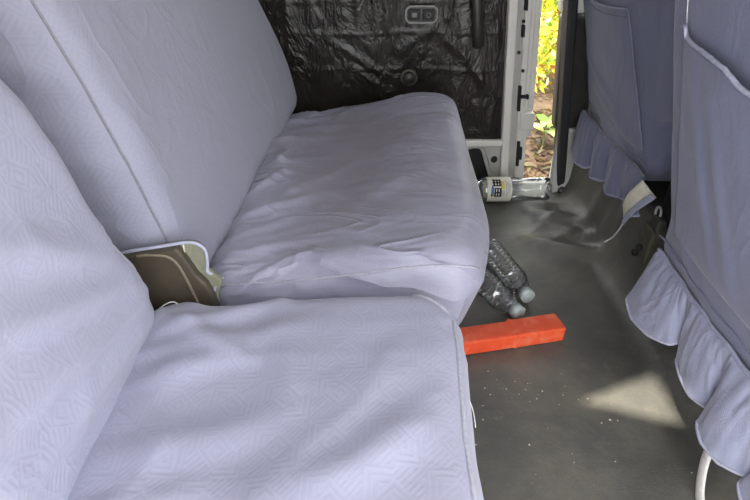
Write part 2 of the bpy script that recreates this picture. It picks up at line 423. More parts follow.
# pressed frame round the film and the stepped edge of the door
def frame_strip(x0, x1, y0, y1, z0, z1): return box(x0, x1, y0, y1, z0, z1, lean)
build('frame_lip', join(frame_strip(0.423, 0.452, 1.700, 1.73, 0.03, 0.80), frame_strip(-0.62, 0.43, 1.702, 1.73, 0.150, 0.175)),
      M['van_white'], door, mods=(BEV(0.006, 3),), smooth=False)
build('door_edge', join(frame_strip(0.455, 0.478, 1.728, 1.77, 0.0, 0.80), frame_strip(0.476, 0.497, 1.718, 1.78, 0.0, 0.80),
      frame_strip(0.494, 0.514, 1.735, 1.80, 0.0, 0.80), frame_strip(0.512, 0.532, 1.745, 1.82, 0.17, 0.80)), M['van_white'], door, mods=(BEV(0.005, 3),), smooth=False)
build('seal_block', frame_strip(0.482, 0.530, 1.712, 1.76, 0.205, 0.262), M['van_white'], door, mods=(BEV(0.006, 3),), smooth=False)
def arch_poly():
    return [(0.315, 0.018), (0.305, 0.125), (0.318, 0.142), (0.345, 0.146), (0.366, 0.136), (0.384, 0.090), (0.410, 0.018)]
build('access_hole', prism(arch_poly(), 1.716, 1.7225), M['hole'], door, smooth=False)
rim = smooth_path([(x, 1.719, z) for x, z in arch_poly()], 5)
build('hole_rim', tube(rim, 0.008, 8), M['van_paint_shaded'], door)
build('round_hole', ([(0.411 + 0.0115 * math.cos(a * math.pi / 12), 1.7195, 0.097 + 0.0125 * math.sin(a * math.pi / 12)) for a in range(24)], [tuple(range(24))], None), M['hole'], door)
def slot(z0, z1, xz, stub=None):
    d = [frame_strip(xz, xz + 0.010, 1.710, 1.73, z0, z1)]
    if stub: d.append(frame_strip(xz + 0.008, xz + 0.032, 1.708, 1.72, stub - 0.005, stub + 0.005)); d.append(frame_strip(xz + 0.026, xz + 0.034, 1.706, 1.72, stub - 0.007, stub + 0.007))
    return join(*d)
build('latch_slot', slot(0.270, 0.352, 0.470, 0.318), M['hole'], door, mods=(BEV(0.002),), smooth=False)
build('latch_slot', join(slot(0.075, 0.165, 0.478), frame_strip(0.486, 0.496, 1.708, 1.72, 0.10, 0.145)), M['hole'], door, mods=(BEV(0.002),), smooth=False)
build('latch_slot', slot(0.50, 0.535, 0.468), M['hole'], door, mods=(BEV(0.002),), smooth=False)
build('latch_slot', slot(0.575, 0.62, 0.472), M['hole'], door, mods=(BEV(0.002),), smooth=False)
for zz, xx in ((0.455, 0.464), (0.545, 0.472), (0.40, 0.480)):
    build('screw', rbox((xx - LEAN * (zz - 0.19), 1.714, zz), (0.0045, 0.006, 0.0045), 0.003, 0.002), M['rubber'], door)
def film_pt(u, v):
    x = lerp(-0.62, 0.420, u); z = lerp(0.172, 0.79, v)
    d = 0.004
    for zc, a in ((0.515, 0.0014), (0.405, 0.0013), (0.60, 0.001)):
        d += a * math.exp(-((z - zc - 0.01 * N(x * 5, zc * 9)) / 0.007) ** 2)
    d += 0.006 * abs(N(x * 6, z * 3, 1)) + 0.002 * abs(N(x * 14 + 2 * z, z * 6, 4)) + 0.006 * N(x * 3, z * 3, 9)
    d += 0.45 * bump(x, z, 0.19, 0.54, 0.33, 0.42, 0.016, 0.010) + 0.45 * bump(x, z, 0.24, 0.56, 0.10, 0.46, 0.014, 0.008)
    d += 0.45 * bump(x, z, 0.30, 0.44, 0.40, 0.30, 0.014, 0.010) + 0.45 * bump(x, z, 0.34, 0.48, 0.36, 0.24, 0.012, 0.007)
    d += 0.45 * bump(x, z, -0.12, 0.50, 0.03, 0.40, 0.013, 0.010) + 0.45 * bump(x, z, -0.06, 0.42, 0.06, 0.33, 0.012, 0.008)
    for xf in (-0.23, -0.16, -0.02, 0.03, 0.06, 0.24): d += 0.45 * bump(x, z, xf, 0.53, xf + 0.01, 0.72, 0.012, 0.008)
    e = min(u, 1 - u, v * 0.6); d *= sm(e / 0.03)
    return (x - LEAN * (z - 0.19), 1.716 - d, z)
build('film_panel', grid(230, 140, film_pt, (1.04, 0.62)), M['film'], door, mods=(SOL(0.003, 1),))
# lock / window switch with two buttons
def stadium(cx, cz, hw, hh, r, n=8):
    out = []
    for (sx, sz, a0) in ((1, 1, 0), (-1, 1, 90), (-1, -1, 180), (1, -1, 270)):
        for k in range(n + 1):
            a = R(a0 + 90 * k / n); out.append((cx + sx * (hw - r) + r * math.cos(a), cz + sz * (hh - r) + r * math.sin(a)))
    return out
sw = build('switch_panel', prism(stadium(0.136, 0.568, 0.046, 0.0225, 0.016), 1.692, 1.712), M['black_trim'], door, smooth=False)
oute = [(x, 1.691, z) for x, z in stadium(0.136, 0.568, 0.046, 0.0225, 0.016)]
build('switch_bezel', tube(oute + oute[:2], 0.0030, 8), M['grey_frame'], sw)
for cx in (0.115, 0.156):
    bt = build('button', rbox((cx, 1.690, 0.568), (0.017, 0.006, 0.0145), 0.003, 0.004), M['rubber'], sw)
    if cx < 0.13: build('symbol', rbox((cx, 1.6836, 0.568), (0.007, 0.0007, 0.006), 0.0006, 0.004), M['mark'], bt)
    else: build('symbol', tube([(cx + 0.0065 * math.cos(a * 0.3927), 1.6838, 0.568 + 0.0065 * math.sin(a * 0.3927)) for a in range(18)], 0.0014, 6), M['mark'], bt)
hd = smooth_path([(0.284, 1.712, 0.70), (0.286, 1.680, 0.66), (0.293, 1.668, 0.60), (0.303, 1.672, 0.53), (0.310, 1.684, 0.488), (0.312, 1.710, 0.478)], 6)
build('pull_handle', tube(hd, 0.0165, 10, 0.55, up=(0, 1, 0)), M['black_trim'], door)
kn = build('handle_stub', join(tube([(0.103, 1.715, 0.402), (0.103, 1.66, 0.395)], 0.0235, 20), tube([(0.103, 1.66, 0.395), (0.103, 1.645, 0.393)], lambda t: 0.0235 - 0.005 * t, 20)), M['black_trim'], door)
build('stub_collar', tube([(0.103, 1.662, 0.3965), (0.103, 1.654, 0.3955)], 0.0258, 20), M['bracket'], kn)

# ---- pillar between the sliding door and the front seats
def plean(x, y, z): return (x - 0.112 * (z - 0.211), y, z)
tr = build('trim_1', box(0.592, 0.700, 1.690, 1.76, 0.205, 0.570, plean), M['black_trim'], mods=(BEV(0.022, 4),), smooth=False); struct(tr, 'black plastic trim on the pillar beside the far front seat')
struct(build('trim_2', box(0.584, 0.612, 1.652, 1.72, -0.01, 0.80, lambda x, y, z: (x - 0.105 * (z - 0.211) + (0.02 * sm((0.2 - z) / 0.2)), y, z)), M['rubber'], mods=(BEV(0.006, 2),), smooth=False), 'black rubber door seal along the pillar')
pl = build('trim_3', grid(14, 24, lambda u, v: (lerp(0.606, 0.72, u) + 0.020 * (1 - v) * (1 - u) * u * 2 + 0.012 * (1 - v) * u, 1.700 - 0.012 * math.sin(math.pi * min(1, u * 1.6)) - 0.03 * (1 - v) ** 3, lerp(-0.005, 0.225, v))), M['van_paint_shaded'], mods=(SOL(0.02, 1),)); struct(pl, 'painted foot of the pillar below the black trim, greyed for shade')
build('clip_hole', rbox((0.672, 1.668, 0.150), (0.0065, 0.004, 0.011), 0.003, 0.003), M['hole'], pl)
build('bolt', tube([(0.640, 1.655, 0.020), (0.630, 1.632, 0.018)], 0.010, 10), M['steel'], pl)
struct(build('trim_4', box(0.588, 0.66, 1.70, 1.76, 0.565, 0.85, plean), M['van_white'], mods=(BEV(0.015, 3),), smooth=False), 'white painted pillar above the black trim')
struct(build('trim_5', box(0.30, 0.66, 1.735, 1.80, -0.06, -0.02), M['van_white'], mods=(BEV(0.008, 2),), smooth=False), 'white door sill')

# ================================================================== REAR BENCH (far, two places)
bench = thing('bench_seat', 'wide lavender cloth-covered bench seat against the film-lined door', 'van seat', (-0.05, 1.15, 0))
bc_c, bc_h, bc_r = (-0.035, 1.145, 0.275), (0.262, 0.452, 0.095), (0.060, 0.055, 0.062)
def bench_cushion(w, n, q):
    x, y, z = w
    top = sm((n.z + 0.15) / 0.9)
    s = clamp((x + 0.29) / 0.5, -0.1, 1.1)
    t = (y - 0.70) / 0.89
    z += 0.018 * s * top - 0.020 * (1 - s) * top * 0.9
    z += 0.014 * math.exp(-((s - 0.80) / 0.25) ** 2) * top           # swollen front edge
    z += 0.008 * math.exp(-((t - 0.85) / 0.2) ** 2) * top * s - 0.050 * sm((t - 0.55) / 0.45) * top * clamp(1 - s, 0, 1) - 0.02 * sm((t - 0.9) / 0.1) * sm((s - 0.75) / 0.25) * top - 0.010 * math.sin(math.pi * clamp(t, 0, 1)) * top * (0.4 + 0.6 * s)
    x += 0.022 * (t) * clamp(s, 0, 1) - 0.03 * sm((t - 0.88) / 0.12) * sm((s - 0.7) / 0.3) - 0.006 * clamp(s, 0, 1) - 0.038 * math.exp(-((t - 0.0) / 0.14) ** 2) * clamp(s, 0, 1)
    x -= 0.30 * max(0, 0.32 - z) * sm(n.x + 0.2)
    d = 0.0
    if n.z > 0.3:
        for (x0, y0, x1, y1, ww, a) in ((-0.28, 0.80, -0.16, 0.88, 0.014, 0.006), (-0.28, 0.90, -0.12, 0.96, 0.012, 0.006),
                (-0.27, 1.00, -0.17, 1.10, 0.010, 0.007), (-0.27, 1.12, -0.10, 1.15, 0.012, 0.006), (-0.27, 1.24, -0.15, 1.32, 0.011, 0.007),
                (-0.26, 1.36, -0.08, 1.37, 0.014, 0.007), (-0.26, 1.46, -0.12, 1.47, 0.012, 0.008), (-0.10, 0.98, 0.04, 1.00, 0.016, 0.004),
                (-0.22, 0.93, 0.02, 1.18, 0.013, 0.004), (-0.08, 0.90, 0.12, 1.05, 0.02, 0.004), (-0.24, 0.76, -0.08, 0.80, 0.012, 0.005),
                (-0.23, 1.06, -0.20, 1.20, 0.010, 0.006), (-0.16, 1.24, 0.03, 1.20, 0.016, 0.004)):
            d += 1.3 * bump(x, y, x0, y0, x1, y1, ww, a)
        bk = sm((-0.02 - x) / 0.22); d += 0.004 * N(x * 9, y * 6, 2) + 0.014 * crease(x * 3.2 + y * 1.5, y * 11 - x * 5, 6, 5) * bk + 0.0035 * crease(x * 4 - y * 2, y * 6 + x * 3, 6, 15) * sm((0.17 - x) / 0.1) - 0.003
    else: d += 0.002 * N(x * 10, y * 8, z * 10)
    return (x + n.x * d, y + n.y * d, z + n.z * d)
bc = build('seat_cushion', rbox(bc_c, bc_h, bc_r, 0.0065, bench_cushion), M['bench_seat_cloth'], bench)
H = bc_h
e = [(H[0] * s, -H[1], H[2] - 0.0) for s in ()]
pp = seg((-H[0], -H[1] + 0.003, H[2] - 0.012), (H[0] - 0.05, -H[1] + 0.003, H[2] - 0.012), 40) + seg((H[0] - 0.04, -H[1] + 0.004, H[2] - 0.014), (H[0] - 0.001, -H[1] + 0.03, H[2] - 0.03), 8)
build('piping', tube(on_box(bc_c, bc_h, bc_r, bench_cushion, pp, 0.0003), 0.0020, 8), M['piping'], bc)
# near-side boxing of the cushion
bb_c, bb_h, bb_r = (-0.368, 1.145, 0.66), (0.095, 0.462, 0.36), (0.055, 0.040, 0.06)
def bench_back(w, n, q):
    x, y, z = w
    t = (y - 0.68) / 0.92
    x -= 0.262 * (z - 0.36)
    if n.x > -0.5: x += lerp(-0.018, lerp(0.034, 0.014, sm((z - 0.40) / 0.25)), clamp(t, 0, 1))
    x += 0.018 * math.sin(math.pi * clamp((z - 0.32) / 0.6, 0, 1)) * (1 if n.x > 0 else 0) * sm(n.x)
    y += (0.062 * math.sin(math.pi * clamp((0.66 - z) / 0.48, 0, 1)) - 0.02) * sm((t - 0.8) / 0.2) if t > 0.8 else 0
    d = 0.003 * N(y * 5, z * 5, 2)
    if n.y < -0.4:
        for (x0, z0, x1, z1, ww, a) in ((-0.60, 0.66, -0.43, 0.61, 0.012, 0.009), (-0.60, 0.60, -0.42, 0.56, 0.010, 0.008), (-0.58, 0.54, -0.40, 0.50, 0.011, 0.006),
               (-0.62, 0.71, -0.46, 0.70, 0.014, 0.006), (-0.56, 0.48, -0.37, 0.455, 0.010, 0.006), (-0.60, 0.78, -0.47, 0.74, 0.014, 0.006)):
            d += bump(x, z, x0, z0, x1, z1, ww, a)
        d += 0.003 * N(x * 6, z * 26, 6) + 0.006 * crease(x * 4, z * 15 + x * 3, 6, 3)
    elif n.x > 0.3:
        for (y0, z0, y1, z1, ww, a) in ((1.50, 0.38, 1.55, 0.60, 0.016, 0.007), (1.42, 0.36, 1.50, 0.56, 0.02, 0.006), (1.32, 0.35, 1.36, 0.52, 0.02, 0.004), (1.54, 0.36, 1.585, 0.52, 0.012, 0.007),
               (0.80, 0.80, 0.74, 0.60, 0.04, 0.004)):
            d += bump(y, z, y0, z0, y1, z1, ww, a)
        if y < 0.74: d += 0.0012 * math.sin(z * 260 + 4 * N(z * 20, 1)) * sm((0.74 - y) / 0.05)
    return (x + n.x * d, y + n.y * d, z + n.z * d)
bb = build('backrest', rbox(bb_c, bb_h, bb_r, 0.011, bench_back), M['bench_back_cloth'], bench)
pp = seg((bb_h[0] - 0.012, -bb_h[1] + 0.006, 0.30), (bb_h[0] - 0.012, -bb_h[1] + 0.006, -0.235), 60)
build('piping', tube(on_box(bb_c, bb_h, bb_r, bench_back, pp, 0.0002), 0.0019, 8), M['grey_piping'], bb)
# corner cut in the cover, with the recliner cover and the seat's own upholstery showing
YS = 0.676
hemp = smooth_path([(-0.47, YS - 0.008, 0.403), (-0.412, YS - 0.010, 0.418), (-0.364, YS - 0.012, 0.430), (-0.317, YS - 0.013, 0.439), (-0.279, YS - 0.013, 0.446), (-0.262, YS - 0.013, 0.444), (-0.252, YS - 0.012, 0.432), (-0.253, YS - 0.010, 0.410), (-0.256, YS - 0.010, 0.392), (-0.250, YS - 0.010, 0.386)], 6)
build('cover_hem', tube(hemp, 0.0026, 8), M['hem'], bb)
kh = [(-0.34, 0.300), (-0.335, 0.433), (-0.279, 0.444), (-0.262, 0.442), (-0.253, 0.430), (-0.254, 0.392), (-0.236, 0.372), (-0.245, 0.350), (-0.255, 0.300)]
build('bare_upholstery', prism(kh, YS - 0.010, YS + 0.001), M['khaki'], bench, mods=(BEV(0.003, 3),), smooth=False)
rc = [(-0.47, 0.27), (-0.47, 0.402), (-0.412, 0.416), (-0.364, 0.428), (-0.317, 0.437), (-0.289, 0.442), (-0.281, 0.424), (-0.269, 0.393), (-0.257, 0.374), (-0.250, 0.350), (-0.245, 0.27)]
rec = build('recliner_cover', prism(rc, YS - 0.0235, YS - 0.004), M['brown'], bench, mods=(BEV(0.005, 3),), smooth=False)
build('moulded_ridge', tube(smooth_path([(-0.350, YS - 0.0235, 0.429), (-0.329, YS - 0.024, 0.431), (-0.303, YS - 0.024, 0.427), (-0.290, YS - 0.024, 0.406), (-0.278, YS - 0.024, 0.352), (-0.270, YS - 0.024, 0.30)], 6), 0.0022, 8), M['brown_edge'], rec)
build('seam', tube(smooth_path([(-0.283, YS - 0.0105, 0.442), (-0.283, YS - 0.0112, 0.42), (-0.276, YS - 0.0105, 0.402)], 5), 0.0012, 6), M['lining'], bench)
build('cover_hem', tube(smooth_path([(-0.237, 0.676, 0.373), (-0.248, 0.668, 0.362), (-0.255, 0.668, 0.340), (-0.255, 0.672, 0.30)], 5), 0.0026, 8), M['hem'], bc)
fr = build('seat_frame', join(box(-0.30, 0.10, 0.76, 0.80, 0.13, 0.182), box(-0.30, 0.10, 1.50, 1.54, 0.13, 0.182), box(-0.30, -0.26, 0.76, 1.54, 0.13, 0.18), box(0.02, 0.06, 0.76, 1.54, 0.13, 0.18)), M['steel'], bench, mods=(BEV(0.005),), smooth=False)
for lx in (-0.28, -0.02):
    for ly in (0.78, 1.52): build('leg', box(lx - 0.018, lx + 0.018, ly - 0.016, ly + 0.016, 0.003, 0.14), M['steel'], bench, mods=(BEV(0.004),), smooth=False)

# ================================================================== NEAR SINGLE SEAT
seat = thing('single_seat', 'near single seat in pale lavender patterned cloth, nearest the camera', 'van seat', (-0.1, 0.37, 0))
nc_c, nc_h, nc_r = (-0.112, 0.370, 0.275), (0.243, 0.276, 0.095), (0.050, 0.050, 0.058)
def near_cushion(w, n, q):
    x, y, z = w
    top = sm((n.z + 0.15) / 0.9); s = clamp((x + 0.34) / 0.47, -0.1, 1.1)
    z += 0.012 * s * top - 0.016 * (1 - s) * top
    z += 0.008 * math.exp(-((s - 0.7) / 0.3) ** 2) * top
    t = (y - 0.095) / 0.55
    x -= 0.030 * (1 - t) * clamp(s, 0, 1)
    z += 0.008 * sm((t - 0.6) / 0.4) * top * (1 - clamp(s, 0, 1))
    x -= 0.030 * sm((t - 0.86) / 0.14) * sm((s - 0.5) / 0.5)      # rounded front corner in plan
    x += 0.010 * sm((0.34 - z) / 0.1) * (1 if n.x > 0.2 else 0)
    d = 0.0
    if n.z > 0.3:
        for (x0, y0, x1, y1, ww, a) in ((-0.31, 0.60, -0.20, 0.54, 0.010, 0.007), (-0.31, 0.585, -0.16, 0.50, 0.010, 0.006), (-0.30, 0.56, -0.14, 0.615, 0.014, 0.007), (-0.31, 0.52, -0.10, 0.56, 0.018, 0.005), (-0.32, 0.46, -0.16, 0.53, 0.020, 0.006),
                (-0.14, 0.61, -0.09, 0.42, 0.020, 0.004), (-0.30, 0.36, -0.12, 0.40, 0.028, 0.006), (-0.02, 0.33, 0.07, 0.42, 0.026, 0.006),
                (-0.12, 0.30, 0.05, 0.37, 0.026, 0.006), (-0.20, 0.30, -0.04, 0.46, 0.030, -0.005), (-0.08, 0.42, 0.06, 0.50, 0.03, 0.004),
                (-0.26, 0.29, -0.16, 0.33, 0.022, 0.006), (-0.24, 0.60, -0.30, 0.63, 0.010, 0.005)):
            d += bump(x, y, x0, y0, x1, y1, ww, a)
        d = d * 1.35 + 0.005 * N(x * 9, y * 9, 2) + 0.007 * crease(x * 3 + y * 2, y * 10 - x * 2.5, 6, 4) * (0.25 + 0.75 * sm((-0.10 - x) / 0.18)) + 0.003 * crease(x * 4 + y * 4, y * 4 - x * 4, 5, 24)
    else: d += 0.002 * N(x * 10, y * 8, z * 10)
    return (x + n.x * d, y + n.y * d, z + n.z * d)
nc = build('seat_cushion', rbox(nc_c, nc_h, nc_r, 0.0075, near_cushion), M['near_cloth'], seat)
H = nc_h
pp = seg((H[0] - 0.016, -H[1], H[2] - 0.010), (H[0] - 0.016, H[1] - 0.07, H[2] - 0.010), 50) + seg((H[0] - 0.018, H[1] - 0.06, H[2] - 0.010), (H[0] - 0.05, H[1] - 0.012, H[2] - 0.010), 10)
build('piping', tube(on_box(nc_c, nc_h, nc_r, near_cushion, pp, 0.0004), 0.0030, 8), M['piping'], nc)
tie = smooth_path([(0.092, 0.455, 0.372), (0.113, 0.453, 0.356), (0.122, 0.446, 0.338), (0.126, 0.436, 0.318)], 6)
build('loose_thread', tube(tie, 0.0005, 6), M['string'], nc)
nb_c, nb_h, nb_r = (-0.398, 0.340, 0.500), (0.080, 0.262, 0.272), (0.050, 0.045, 0.10)
def near_back(w, n, q):
    x, y, z = w
    x -= 0.22 * (z - 0.36)
    x += 0.016 * math.sin(math.pi * clamp((z - 0.34) / 0.42, 0, 1)) * sm(n.x)
    y += 0.018 * sm((0.45 - z) / 0.10) * sm((y - 0.5) / 0.1)     # cover flares at its lower corner
    d = 0.003 * N(y * 6, z * 6, 3)
    if n.x > 0.3:
        for (y0, z0, y1, z1, ww, a) in ((0.62, 0.425, 0.33, 0.560, 0.017, 0.014), (0.62, 0.405, 0.28, 0.495, 0.018, 0.016), (0.61, 0.38, 0.28, 0.425, 0.017, 0.013),
                (0.60, 0.455, 0.42, 0.60, 0.018, 0.008), (0.56, 0.52, 0.30, 0.66, 0.024, 0.007), (0.605, 0.50, 0.585, 0.42, 0.012, 0.007)):
            d += bump(y, z, y0, z0, y1, z1, ww, a)
        d += 0.003 * crease(y * 4 + z * 2, z * 12 - y * 4, 6, 8)
    return (x + n.x * d, y + n.y * d, z + n.z * d)
nb = build('backrest', rbox(nb_c, nb_h, nb_r, 0.0085, near_back), M['near_cloth'], seat)
H = nb_h
pp = seg((H[0] - 0.012, H[1] - 0.006, -0.16), (H[0] - 0.012, H[1] - 0.006, 0.17), 40)
build('piping', tube(on_box(nb_c, nb_h, nb_r, near_back, pp, 0.0004), 0.0026, 8), M['piping'], nb)
tie = smooth_path([(-0.326, 0.622, 0.352), (-0.315, 0.628, 0.358), (-0.304, 0.630, 0.361), (-0.295, 0.626, 0.359)], 6)
build('tie_string', tube(tie, 0.0011, 6), M['string'], nb)
build('seat_frame', join(box(-0.30, 0.08, 0.14, 0.17, 0.13, 0.182), box(-0.30, 0.08, 0.56, 0.59, 0.13, 0.182), box(0.0, 0.04, 0.14, 0.59, 0.13, 0.18)), M['steel'], seat, mods=(BEV(0.005),), smooth=False)
for lx in (-0.28, 0.02):
    for ly in (0.155, 0.575): build('leg', box(lx - 0.016, lx + 0.016, ly - 0.014, ly + 0.014, 0.003, 0.14), M['steel'], seat, mods=(BEV(0.004),), smooth=False)

# ================================================================== FRONT SEATS (seen from behind)
def resample(pts, n):
    P = [Vector(p) for p in pts]; L = [0]
    for a, b in zip(P, P[1:]): L.append(L[-1] + (b - a).length)
    out = []; j = 0
    for k in range(n + 1):
        d = L[-1] * k / n
        while j < len(P) - 2 and L[j + 1] < d: j += 1
        out.append(P[j].lerp(P[j + 1], clamp((d - L[j]) / max(1e-9, L[j + 1] - L[j]), 0, 1)))
    return out
def ruffle(top, hem, n, rows, wob=0.004):
    """gathered strip of cloth hung between a top line and a waving hem line; both lists have one point per pleat corner"""
    T = smooth_path(top, 6); Hm = smooth_path(hem, 6)
    lin = [Vector(hem[i]).lerp(Vector(hem[i + 1]), k / 6) for i in range(len(hem) - 1) for k in range(6)] + [Vector(hem[-1])]
    Hm = [a.lerp(b, 0.6) for a, b in zip(Hm, lin)]
    V, F, U = [], [], []
    nn = len(Hm)
    for j in range(rows + 1):
        t = j / rows
        for i in range(nn):
            a, b = T[i], Hm[i]; f = t ** 1.15
            p = a.lerp(b, f); out = math.sin(math.pi * t) * 0.006
            p = p + Vector((-out + wob * N(i * 0.35, t * 2.5, 3) * t, 0, 0.5 * wob * N(i * 0.3, t * 3, 8)))
            gz = (1 - t) ** 1.5 * min(1, t * 8)
            p = p + Vector((-0.0065 * gz * crease(i * 0.42, t * 1.2, 2.5, 6), 0, 0.002 * gz * N(i * 0.9, 4)))
            V.append(tuple(p)); U.append((i * 0.012, t * 0.16))
    for j in range(rows):
        for i in range(nn - 1):
            a = j * nn + i; F.append((a, a + 1, a + nn + 1, a + nn))
    return (V, F, U), Hm
# ---- near front seat
nf = thing('front_seat', 'near front seat in cover toned dusty blue for shade, its back pocket sagging open, at the right edge', 'van seat', (0.75, 0.66, 0.216))
fb_c, fb_h, fb_r = (0.66, 0.672, 0.612), (0.075, 0.254, 0.394), (0.035, 0.030, 0.025)
def front_back(w, n, q):
    x, y, z = w
    x -= 0.285 * (z - 0.30)
    x -= 0.012 * math.sin(math.pi * clamp((y - 0.42) / 0.48, 0, 1)) * (1 if n.x < 0 else 0)
    y += 0.030 * sm((0.36 - z) / 0.11) * sm((y - 0.8) / 0.1)
    d = 0.003 * N(y * 6, z * 5, 2) + 0.002 * N(y * 22 + z * 4, z * 4, 6)
    if n.x < -0.3:
        for (y0, z0, y1, z1, ww, a) in ((0.85, 0.55, 0.70, 0.27, 0.018, 0.006), (0.80, 0.60, 0.66, 0.30, 0.02, 0.006), (0.87, 0.42, 0.80, 0.27, 0.014, 0.006), (0.74, 0.56, 0.60, 0.30, 0.02, 0.006), (0.86, 0.36, 0.74, 0.26, 0.012, 0.006)):
            d += bump(y, z, y0, z0, y1, z1, ww, a)
    return (x + n.x * d, y + n.y * d, z + n.z * d)
fb = build('backrest', rbox(fb_c, fb_h, fb_r, 0.012, front_back), M['front_cloth_shaded'], nf)
def fback_x(y, z):
    return fb_c[0] - fb_h[0] - 0.285 * (z - 0.30) - 0.012 * math.sin(math.pi * clamp((y - 0.42) / 0.48, 0, 1))
# pocket, its mouth sagging away from the backrest
PK = [(0.846, 0.708), (0.832, 0.697), (0.814, 0.692), (0.787, 0.690), (0.762, 0.689), (0.734, 0.687), (0.704, 0.684), (0.686, 0.678), (0.667, 0.672), (0.65, 0.670), (0.62, 0.668), (0.575, 0.663), (0.52, 0.668), (0.465, 0.69)]
def pk_top(u):
    f = u * (len(PK) - 1); i = min(int(f), len(PK) - 2); t = f - i
    return lerp(PK[i][0], PK[i + 1][0], t), lerp(PK[i][1], PK[i + 1][1], t)
def pocket_pt(u, v):
    yt, zt = pk_top(u); y = lerp(yt, lerp(0.866, 0.455, u), v); z = lerp(zt, 0.33, v)
    g = 0.005 + (0.010 * math.sin(math.pi * clamp(u * 1.0, 0, 1)) ** 0.8) * (1 - v) ** 1.4
    g += 0.003 * N(u * 5, v * 5, 3) + bump(y, z, 0.80, 0.66, 0.72, 0.36, 0.014, 0.006) + bump(y, z, 0.74, 0.63, 0.66, 0.36, 0.016, 0.006)
    if v > 0.97: g = 0.004
    return (fback_x(y, z) - g, y, z)
pk = build('back_pocket', grid(60, 50, pocket_pt, (0.45, 0.36)), M['front_cloth_shaded'], fb, mods=(SOL(0.003, 0),))
build('pocket_hem', tube([Vector(pocket_pt(i / 60, 0)) + Vector((-0.001, 0, 0.001 + 0.0012 * N(i * 0.8, 2))) for i in range(61)], 0.0034, 8), M['hem'], pk)
build('loose_thread', tube([(fback_x(0.846, z) - 0.004, 0.846 + 0.001 * math.sin(z * 90), z) for z in (0.705, 0.72, 0.74, 0.76)], 0.0009, 6), M['string'], pk)
build('pocket_tab', tube(smooth_path([(fback_x(0.846, 0.71) - 0.010, 0.846, 0.708), (fback_x(0.836, 0.71) - 0.012, 0.832, 0.708), (fback_x(0.83, 0.69) - 0.014, 0.828, 0.694)], 5), 0.0022, 6), M['hem'], pk)
hem = [(0.585, 0.945, 0.160), (0.548, 0.915, 0.132), (0.540, 0.862, 0.124), (0.548, 0.805, 0.130), (0.566, 0.762, 0.146), (0.598, 0.755, 0.160),
       (0.576, 0.738, 0.128), (0.566, 0.700, 0.124), (0.562, 0.655, 0.124), (0.574, 0.622, 0.130), (0.602, 0.630, 0.146),
       (0.556, 0.606, 0.112), (0.546, 0.570, 0.106), (0.552, 0.528, 0.110), (0.574, 0.495, 0.124), (0.602, 0.506, 0.140),
       (0.560, 0.488, 0.116), (0.550, 0.450, 0.108), (0.560, 0.41, 0.112)]
tops = []
for i in range(len(hem)):
    yy = lerp(0.936, 0.405, i / (len(hem) - 1)); tops.append((fback_x(min(yy, 0.9), 0.25) - 0.003, yy, 0.250 + 0.002 * math.sin(i * 2.1)))
rd, hl = ruffle(tops, hem, 0, 22, 0.006)
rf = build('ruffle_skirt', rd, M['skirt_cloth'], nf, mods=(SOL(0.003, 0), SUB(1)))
build('skirt_hem', tube([p + Vector((0, 0, 0.001 + 0.001 * N(i * 0.7, 1))) for i, p in enumerate(hl)], 0.0032, 8), M['hem'], rf)
build('piping', tube(smooth_path([(p[0] - 0.004, p[1], p[2] + 0.002) for p in tops], 4), 0.0032, 8), M['skirt_cloth'], fb)
build('stitched_seam', tube(smooth_path([(fback_x(min(p[1], 0.9), 0.285) - 0.004, p[1], p[2] + 0.035) for p in tops], 4), 0.0018, 8), M['front_cloth_shaded'], fb)
build('seat_cushion', rbox((0.90, 0.655, 0.33), (0.24, 0.25, 0.075), 0.05, 0.03), M['front_cloth_shaded'], nf)
build('seat_frame', box(0.74, 1.08, 0.45, 0.86, 0.222, 0.27), M['steel'], nf, mods=(BEV(0.006),), smooth=False)
for py in (0.58, 0.73): build('headrest_post', tube([(0.455, py, 0.985), (0.445, py, 1.07)], 0.007, 10), M['ring'], nf)
build('headrest', rbox((0.445, 0.655, 1.12), (0.05, 0.13, 0.075), 0.045, 0.02), M['front_cloth_shaded'], nf)
# ---- far front seat
ff = thing('front_seat', 'far front seat in cover toned slate blue for shade with flat back pocket beside the black pillar trim', 'van seat', (0.85, 1.39, 0.216))
gb_c, gb_h, gb_r = (0.735, 1.350, 0.635), (0.075, 0.290, 0.38), (0.032, 0.030, 0.025)
def far_back(w, n, q):
    x, y, z = w
    x -= 0.20 * (z - 0.30)
    x -= 0.010 * math.sin(math.pi * clamp((y - 1.17) / 0.45, 0, 1)) * (1 if n.x < 0 else 0)
    y += 0.045 * sm((z - 0.32) / 0.3) * (1 if y > 1.4 else 0.6) - 0.008
    z += 0.15 * sm((1.25 - y) / 0.18) * sm((0.48 - z) / 0.16)
    if n.y > 0.1: y += 0.022 * math.exp(-((z - 0.47) / 0.05) ** 2) - 0.012 * math.exp(-((z - 0.385) / 0.05) ** 2)
    d = 0.003 * N(y * 6, z * 5, 12)
    if n.x < -0.3:
        for (y0, z0, y1, z1, ww, a) in ((1.60, 0.40, 1.40, 0.30, 0.014, 0.006), (1.58, 0.44, 1.30, 0.32, 0.02, 0.005), (1.30, 0.50, 1.24, 0.34, 0.012, 0.004)):
            d += bump(y, z, y0, z0, y1, z1, ww, a)
    return (x + n.x * d, y + n.y * d, z + n.z * d)
gb = build('backrest', rbox(gb_c, gb_h, gb_r, 0.012, far_back), M['front_cloth_shaded'], ff)
def gback_x(y, z): return gb_c[0] - gb_h[0] - 0.20 * (z - 0.30) - 0.010 * math.sin(math.pi * clamp((y - 1.17) / 0.45, 0, 1))
